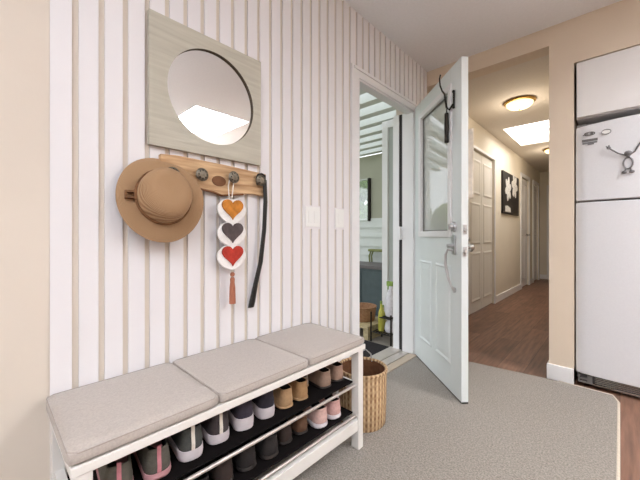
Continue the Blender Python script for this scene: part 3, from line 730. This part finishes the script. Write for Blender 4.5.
# ------------------------------------------------------------------ mirror
mr = thing('wall_mirror', 'round mirror in a square bleached wood frame', 'mirror', (W, .645, 1.567))
hs_ = .242; R = .19; b_ = bmesh.new(); N_ = 64
cz, cy = 0, .01
outer, inner = [], []
for i in range(N_):
    a_ = 2 * PI * i / N_; c_, s_ = math.cos(a_), math.sin(a_); k_ = hs_ / max(abs(c_), abs(s_))
    outer.append((c_ * k_, s_ * k_)); inner.append((cy + R * c_, cz + R * s_))
F_ = .02
of = [b_.verts.new((F_, y_, z_)) for y_, z_ in outer]; inf = [b_.verts.new((F_, y_, z_)) for y_, z_ in inner]
ob = [b_.verts.new((.0005, y_, z_)) for y_, z_ in outer]; inb = [b_.verts.new((.0005, y_, z_)) for y_, z_ in inner]
for i in range(N_):
    j = (i + 1) % N_
    b_.faces.new((of[i], of[j], inf[j], inf[i])); b_.faces.new((ob[j], ob[i], inb[i], inb[j]))
    b_.faces.new((of[j], of[i], ob[i], ob[j])); f_ = b_.faces.new((inf[i], inf[j], inb[j], inb[i])); f_.material_index = 1
obj('frame', b_, [M['driftwood'], M['rim_dark']], mr)
b_ = bmesh.new(); lathe(b_, [(R + .004, .003), (R + .004, .010), (0, .010)], 64, 'X', (0, cy, cz)); obj('mirror_glass', b_, M['mirror'], mr, True, angle=20)

# ------------------------------------------------------------------ coat rack
rk = thing('coat_rack', 'rustic pine coat rack with round pewter knobs', 'coat rack', (W, 0, 0))
top = [(.44, 1.297), (.5, 1.302), (.7, 1.298), (.915, 1.288)]
bot = [(.918, 1.18), (.85, 1.187), (.78, 1.182), (.72, 1.172), (.685, 1.166), (.65, 1.178), (.58, 1.186), (.48, 1.182), (.44, 1.186)]
b_ = bmesh.new(); prism(b_, top + bot, .022, lambda u, v, w: (w + .0005, u, v)); obj('plank', b_, M['pine'], rk, bevel=.003)
b_ = bmesh.new()
for (yc, zc, ry, rz_) in ((.672, 1.225, .032, .022),):
    prism(b_, [(yc + ry * math.cos(2 * PI * i / 20), zc + rz_ * math.sin(2 * PI * i / 20)) for i in range(20)], .0015, lambda u, v, w: (.0222 + w, u, v))
tube(b_, [(.02, .79, 1.181), (.02, .72, 1.171), (.02, .685, 1.166), (.02, .65, 1.177), (.02, .58, 1.186)], .005, 6)
obj('wood_knot', b_, M['bark'], rk)
for yk, zk in ((.475, 1.225), (.588, 1.238), (.729, 1.246), (.870, 1.250)):
    b_ = bmesh.new(); lathe(b_, [(.012, .022), (.010, .034), (.014, .038), (.024, .041), (.026, .046), (.022, .051), (.014, .053), (0, .054)], 20, 'X', (0, yk, zk))
    kn = obj('knob', b_, M['iron'], rk, True)
    b_ = bmesh.new()
    for q in range(8):
        a_ = 2 * PI * q / 8; sphere(b_, (.051, yk + .016 * math.cos(a_), zk + .016 * math.sin(a_)), .0035, u=8, v=6)
    obj('rosette', b_, M['iron_dark'], kn, True)

# straw hat (axis = local +x, pointing out of the wall)
ht = thing('straw_hat', 'tan straw hat with brown band hanging on the coat rack', 'hat', (W + .060, .434, 1.130))
ht.rotation_euler = (0, math.radians(-12), math.radians(-6))
def hat_r(a_): return 1 + .06 * abs(math.sin(a_)) ** 2
b_ = bmesh.new(); n = 56; rings = []
prof = [(.148, -.012), (.150, -.006), (.135, .004), (.110, .008), (.095, .010), (.0905, .022), (.088, .05), (.083, .075), (.070, .090), (.045, .096), (.02, .092), (.0, .091)]
for r_, h_ in prof:
    ring = []
    for i in range(n):
        a_ = 2 * PI * i / n
        br = max(0, (r_ - .095) / .055)
        hh_ = h_ + br * (.010 * math.cos(2 * a_) + .006 * math.sin(3 * a_ + 1))
        ring.append(b_.verts.new((hh_, r_ * .95 * math.cos(a_), r_ * 1.05 * math.sin(a_))))
    rings.append(ring)
for a_, c_ in zip(rings, rings[1:]):
    for i in range(n): b_.faces.new((a_[i], a_[(i + 1) % n], c_[(i + 1) % n], c_[i]))
bmesh.ops.remove_doubles(b_, verts=b_.verts[:], dist=1e-5)
o = obj('brim_and_crown', b_, M['straw'], ht, True, angle=60); md = o.modifiers.new('s', 'SOLIDIFY'); md.thickness = .004; md.offset = -1
b_ = bmesh.new()
for h_ in (.014, .019, .024):
    tube(b_, [(h_, .0935 * .95 * math.cos(2 * PI * q / 40), .0935 * 1.05 * math.sin(2 * PI * q / 40)) for q in range(40)], .003, 6, True)
obj('band', b_, M['straw_dark'], ht, True)
b_ = bmesh.new(); bx(b_, .012, .028, -.118, -.088, .006, .012); bx(b_, .012, .028, -.118, -.088, -.014, -.008); bx(b_, .010, .03, -.094, -.086, -.018, .016); bx(b_, .014, .026, -.12, -.114, -.014, .012)
obj('buckle', b_, M['straw_dark'], ht)

# felt heart garland
hg = thing('heart_garland', 'hanging string of three felt hearts with a rust tassel', 'ornament', (W + .047, .722, 1.108))
def heart(s, n=40):
    pts = []
    for i in range(n):
        t = 2 * PI * i / n
        pts.append((s * 16 * math.sin(t) ** 3 / 17, s * (13 * math.cos(t) - 5 * math.cos(2 * t) - 2 * math.cos(3 * t) - math.cos(4 * t)) / 17 + s * .12))
    return pts
for zc, key, lab, tilt in ((0, 'felt_orange', 'mustard felt heart', .04), (-.098, 'felt_grey', 'charcoal felt heart', -.03), (-.196, 'felt_red', 'red felt heart', .02)):
    b_ = bmesh.new()
    bl_ = [(.068 * math.copysign(abs(math.cos(a_)) ** .9, math.cos(a_)), .047 * math.sin(a_) - (.014 * (1 - abs(math.cos(a_))) if math.sin(a_) < 0 else .004 * math.exp(-(math.cos(a_) / .25) ** 2))) for a_ in (2 * PI * i / 40 for i in range(40))]
    prism(b_, bl_, .010, lambda u, v, w: (w - .012, u, v + zc)); pt = obj('backing', b_, M['felt'], hg, bevel=.003)
    b_ = bmesh.new(); prism(b_, heart(.053), .007, lambda u, v, w: (w - .002, u, v * .95 + zc)); o = obj('heart', b_, M[key], pt, bevel=.002); o['label'] = lab
b_ = bmesh.new(); tube(b_, [(-.007, -.012, .045), (-.012, -.014, .10), (-.010, -.005, .142), (-.010, .008, .146), (-.008, .010, .12), (-.007, .0, .045)], .0025, 6); obj('cord', b_, M['cord'], hg)
b_ = bmesh.new(); tube(b_, [(-.007, 0, -.245), (-.007, .003, -.275)], .002, 6); obj('cord', b_, M['cord'], hg)
b_ = bmesh.new(); sphere(b_, (-.007, .003, -.276), .010); lathe(b_, [(.006, -.288), (.010, -.295), (.009, -.31), (.012, -.33), (.014, -.40), (0, -.40)], 14, 'Z', (-.007, .003, 0)); obj('tassel', b_, M['tassel'], hg, True)

# long black shoehorn on the last knob
sh = thing('shoehorn', 'long black shoehorn hanging by a loop from the last rack knob', 'shoehorn', (W + .042, .886, 1.275))
b_ = bmesh.new(); pts = [(0, .008, -.02), (0, .012, -.12), (-.004, .008, -.25), (-.010, -.008, -.40), (-.018, -.030, -.50), (-.022, -.045, -.58), (-.022, -.052, -.605)]
wid = [.010, .011, .011, .012, .013, .017, .016]
prev = None
for p, w_ in zip(pts, wid):
    cur = [b_.verts.new((p[0] + dx_, p[1] + dy_, p[2])) for dx_, dy_ in ((-.003, -w_), (.004, -w_ * .7), (.006, 0), (.004, w_ * .7), (-.003, w_))]
    if prev:
        for i in range(5): b_.faces.new((prev[i], prev[(i + 1) % 5], cur[(i + 1) % 5], cur[i]))
    else: b_.faces.new(cur[::-1])
    prev = cur
b_.faces.new(prev); obj('blade', b_, M['black'], sh, True, angle=60)
b_ = bmesh.new(); tube(b_, [(.0, .006, -.02), (0, .006, .0), (-.002, -.01, .006), (-.002, -.028, .0), (-.004, -.035, -.02), (-.004, -.03, -.045)], .006, 8); obj('loop', b_, M['black'], sh, True)

# light switches
def plate(y0, y1, z0, z1, label, nr):
    t = thing('light_switch', label, 'light switch', (W, (y0 + y1) / 2, (z0 + z1) / 2))
    h_, v_ = (y1 - y0) / 2, (z1 - z0) / 2
    obj('block', box(.0005, .003, -h_ - .004, h_ + .004, -v_ - .012, v_ + .008), M['board'], t)
    obj('plate', box(.003, .008, -h_, h_, -v_, v_, bev=.002), M['plate'], t)
    for k in range(nr):
        c_ = (k - (nr - 1) / 2) * .046
        obj('rocker', box(.008, .0105, c_ - .016, c_ + .016, -v_ * .58, v_ * .58, bev=.001), M['plate'], t)
plate(1.19, 1.305, 1.045, 1.155, 'wide white light switch plate above the bench', 2)
plate(1.435, 1.515, 1.045, 1.155, 'narrow white light switch plate beside the doorway casing', 1)

# ------------------------------------------------------------------ fridge and the cabinet above
FX0, FX1 = PX1 + .008, PX1 + .77
fg = thing('refrigerator', 'white top freezer refrigerator beside the pillar', 'refrigerator', (FX0, YB, 0))
FW = FX1 - FX0
obj('body', box(.004, FW - .004, .07, .75, .035, 1.70), M['fridge'], fg, bevel=.004)
def cdoor(name, z0, z1, arch=0):
    b_ = bmesh.new(); n = 24; lo, hi, lob, hib = [], [], [], []
    for i in range(n + 1):
        u = i / n; x = u * FW; yb = .012 - .028 * (1 - (2 * u - 1) ** 2); ed = .012 * (max(0, abs(2 * u - 1) - .95) / .05) ** 2
        zt = z1 + arch * (1 - (2 * u - 1) ** 2)
        lo.append(b_.verts.new((x, yb + ed, z0))); hi.append(b_.verts.new((x, yb + ed, zt)))
        lob.append(b_.verts.new((x, .06, z0))); hib.append(b_.verts.new((x, .06, zt)))
    for i in range(n):
        b_.faces.new((lo[i], lo[i + 1], hi[i + 1], hi[i])); b_.faces.new((lob[i], hib[i], hib[i + 1], lob[i + 1]))
        b_.faces.new((hi[i], hi[i + 1], hib[i + 1], hib[i])); b_.faces.new((lo[i], lob[i], lob[i + 1], lo[i + 1]))
    b_.faces.new((lo[0], hi[0], hib[0], lob[0])); b_.faces.new((lo[n], lob[n], hib[n], hi[n]))
    return obj(name, b_, M['fridge'], fg, True, angle=30, bevel=.005)
cdoor('freezer_door', 1.226, 1.715, .012); cdoor('refrigerator_door', .085, 1.214)
obj('gasket', boxes([(.01, FW - .01, .02, .07, 1.212, 1.228), (.006, .02, .055, .075, .1, 1.7)]), M['gasket'], fg)
b_ = bmesh.new(); bx(b_, .012, FW - .012, .03, .07, .022, .078); gr = obj('grille', b_, M['grille'], fg)
b_ = bmesh.new(); bx(b_, .085, FW - .02, .018, .03, .018, .028)
for k in range(4): bx(b_, .1, FW - .03, .024, .032, .034 + k * .011, .038 + k * .011)
obj('grille_trim', b_, M['chrome'], gr)
b_ = bmesh.new(); bx(b_, .012, .075, .016, .03, .024, .036); bx(b_, .012, .075, .016, .03, .046, .056); bx(b_, .012, .022, .016, .03, .036, .074); bx(b_, .06, .085, .014, .03, .024, .076); obj('bottom_hinge', b_, M['gasket'], fg)
b_ = bmesh.new(); bx(b_, .006, .06, .02, .09, 1.712, 1.732, bev=.004); obj('hinge_cap', b_, M['gasket'], fg)
for xx in (.05, FW - .05):
    b_ = bmesh.new(); lathe(b_, [(.018, 0), (.018, .036), (0, .036)], 12, 'Z', (xx, .12, 0)); obj('foot', b_, M['grille'], fg)
kc = thing('wall_cabinet', 'white cabinet mounted above the refrigerator', 'cabinet', (PX1 + .012, YB, 1.775))
obj('body', box(0, .79, .022, .6, 0, .372), M['cabinet'], kc)
for k in range(2): obj('door', box(.003 + k * .395, .392 + k * .395, 0, .020, .004, .368), M['cabinet'], kc, bevel=.002)
# magnets on the freezer door
def fy(x): u = (x - FX0) / FW; return YB + .012 - .028 * (1 - (2 * u - 1) ** 2) - .0006
mg = thing('fridge_magnet', 'silver wire figure with raised arms on the freezer door', 'magnet', (.036, fy(.036), 1.42))
b_ = bmesh.new()
tube(b_, [(-.002, -.006, .062), (-.045, -.006, .085), (-.085, -.006, .122)], .004, 8); tube(b_, [(.002, -.006, .062), (.03, -.006, .085), (.048, -.006, .125), (.066, -.006, .15)], .004, 8); obj('arms', b_, M['wire'], mg, True)
b_ = bmesh.new(); sphere(b_, (-.087, -.007, .125), .010, sy=.6); tube(b_, [(-.087, -.006, .125), (-.1, -.006, .137)], .003, 6); tube(b_, [(-.087, -.006, .125), (-.086, -.006, .143)], .003, 6); sphere(b_, (.068, -.007, .152), .010, sy=.6); obj('hands', b_, M['wire'], mg, True)
b_ = bmesh.new(); sphere(b_, (0, -.009, .078), .015, sy=.5, sx=1.25); sphere(b_, (0, -.009, .06), .010, sy=.6); obj('head', b_, M['wire'], mg, True)
b_ = bmesh.new(); tube(b_, [(.021 * math.cos(2 * PI * q / 24), -.005, .018 + .034 * math.sin(2 * PI * q / 24)) for q in range(24)], .0042, 8, True); obj('body', b_, M['wire'], mg, True)
b_ = bmesh.new()
for s in (-1, 1):
    tube(b_, [(s * .01, -.005, -.012), (s * .013, -.005, -.03)], .004, 8); sphere(b_, (s * .016, -.009, -.036), .013, sy=.6, sz=.75)
obj('feet', b_, M['wire'], mg, True)
b_ = bmesh.new(); tube(b_, [(-.026 + .026 * math.cos(2 * PI * q / 20), -.003, .010 * math.sin(2 * PI * q / 20)) for q in range(20)], .0028, 6, True); tube(b_, [(-.06, -.003, -.006), (-.035, -.003, .002)], .0025, 6)
bx(b_, -.022, -.008, -.005, 0, -.006, .006)
o = obj('fridge_magnet', b_, M['gasket'], smooth=True, loc=(-.118, fy(-.118), 1.658)); tag(o, 'thin grey looped magnet at the top left of the freezer door', 'magnet')
b_ = bmesh.new(); prism(b_, [(.022 * math.cos(2 * PI * q / 24), .015 * math.sin(2 * PI * q / 24)) for q in range(24)], .003, lambda u, v, w: (u, -w, v)); o = obj('fridge_magnet', b_, M['plate'], loc=(-.063, fy(-.063), 1.652))
tag(o, 'small oval white magnet on the freezer door', 'magnet')
b_ = bmesh.new(); tube(b_, [(.022 * math.cos(2 * PI * q / 24), -.003, .015 * math.sin(2 * PI * q / 24)) for q in range(24)], .002, 6, True); obj('rim', b_, M['wire'], o)
t = thing('fridge_magnet', 'grey layered rectangular magnet below the looped one', 'magnet', (-.142, fy(-.142), 1.607))
b_ = bmesh.new(); bx(b_, -.04, .038, -.004, 0, .002, .018); obj('upper_strip', b_, M['gasket'], t)
b_ = bmesh.new(); bx(b_, -.038, .036, -.004, 0, -.012, -.001); bx(b_, -.012, .02, -.004, 0, -.02, -.012); obj('lower_strip', b_, M['wire'], t)

# ------------------------------------------------------------------ hall lamps and picture
def dome(loc, label):
    t = thing('ceiling_light', label, 'ceiling light', loc, group='dome lights along the hall ceiling')
    b_ = bmesh.new(); lathe(b_, [(.10, 0), (.165, -.006), (.172, -.018), (.16, -.028), (.14, -.03)], 40); obj('brass_ring', b_, M['brass'], t, True)
    b_ = bmesh.new(); lathe(b_, [(.145, -.026), (.138, -.05), (.11, -.075), (.06, -.09), (0, -.095)], 40); obj('glass_bowl', b_, M['lampglass'], t, True)
    b_ = bmesh.new(); lathe(b_, [(.008, -.09), (.009, -.105), (0, -.112)], 14); obj('finial', b_, M['brass'], t, True)
    t.scale = (.88, .88, .88)
    l = bpy.data.lights.new('lamp', 'POINT'); l.energy = 3.5; l.color = (1, .88, .72); l.shadow_soft_size = .1
    o = bpy.data.objects.new('bulb_light', l); COL.objects.link(o); o.parent = t; o.location = (0, 0, -.20)
dome((-.785, 3.95, HH), 'lit brass rimmed dome light in the hall nearest the opening')
dome((-.80, 6.50, HH), 'lit dome light farther down the hall past the skylight')
pc = thing('framed_picture', 'black framed print of pale flowers on the hall wall', 'picture', (HL, 6.0, 1.66))
obj('canvas', box(.0005, .03, -.52, .52, -.32, .34), M['canvas_black'], pc, bevel=.003)
def flower(yc, zc, r, n, ph):
    b_ = bmesh.new()
    for k in range(n):
        a_ = 2 * PI * k / n + ph; c_, s_ = math.cos(a_), math.sin(a_)
        pts = []
        for i in range(16):
            q = 2 * PI * i / 16; u, v = r * .55 + r * .5 * math.cos(q), r * .3 * math.sin(q)
            pts.append((yc + u * c_ - v * s_, zc + u * s_ + v * c_))
        prism(b_, pts, .0012 + .0003 * k, lambda u, v, w: (.0302 + w, u, v))
    return b_
obj('flower_print', flower(-.22, .08, .19, 6, .3), M['petal'], pc)
obj('flower_print', flower(.20, .17, .2, 6, .9), M['petal'], pc)
b_ = bmesh.new(); prism(b_, [(.10, .0), (.16, -.02), (.20, .12), (.16, .16)], .0012, lambda u, v, w: (.0302 + w, u, v)); prism(b_, [(-.4, -.29), (-.05, -.29), (-.08, -.22), (-.25, -.19), (-.4, -.2)], .0012, lambda u, v, w: (.0302 + w, u, v)); obj('stem_print', b_, M['petal'], pc)

# ------------------------------------------------------------------ light
def area(name, loc, sx, sy, e, col, rot=(0, 0, 0)):
    l = bpy.data.lights.new(name, 'AREA'); l.shape = 'RECTANGLE'; l.size = sx; l.size_y = sy; l.energy = e; l.color = col
    o = bpy.data.objects.new(name, l); COL.objects.link(o); o.location = loc; o.rotation_euler = rot; return o
area('skylight_daylight', ((SX0 + SX1) / 2, (SY0 + SY1) / 2, HC + .18), .85, .6, 45, (.94, .97, 1))
area('hall_skylight_daylight', ((KX0 + KX1) / 2, (KY0 + KY1) / 2, HH + .18), .65, 1.0, 9, (1, .97, .92))
l = bpy.data.lights.new('ceiling_fill_rear', 'SPOT'); l.energy = 600; l.color = (.88, .94, 1); l.shadow_soft_size = .2; l.spot_size = math.radians(145); l.spot_blend = 1  # added fill spot behind the camera, brightens the ceiling
o = bpy.data.objects.new('ceiling_fill_rear', l); COL.objects.link(o); o.location = (.9, -1.3, 1.1); o.rotation_euler = (PI, 0, 0)
l = bpy.data.lights.new('ceiling_fill_right', 'SPOT'); l.energy = 110; l.color = (.88, .95, 1); l.shadow_soft_size = .2; l.spot_size = math.radians(140); l.spot_blend = 1  # second added fill spot for the ceiling, stands for no actual kitchen lamp
o = bpy.data.objects.new('ceiling_fill_right', l); COL.objects.link(o); o.location = (2.9, 1.7, .95); o.rotation_euler = (PI, 0, 0)
wd = bpy.data.worlds.new('sky'); SC.world = wd; wd.use_nodes = True
bgn = wd.node_tree.nodes['Background']; bgn.inputs['Color'].default_value = (.90, .95, 1, 1); bgn.inputs['Strength'].default_value = 1.25

# ------------------------------------------------------------------ camera
cam = bpy.data.cameras.new('camera'); co = bpy.data.objects.new('camera', cam); COL.objects.link(co)
cam.sensor_width = 36; cam.lens = 317 / 640 * 36; cam.shift_y = -5 / 640
cam.clip_start = .02
co.location = (0, 0, 1.0); co.rotation_euler = (PI / 2, 0, math.atan(300 / 317))
SC.camera = co
vs_ = SC.view_settings; vs_.view_transform = 'Standard'; vs_.look = 'None'; vs_.gamma = 1; vs_.use_curve_mapping = False; vs_.exposure = .5
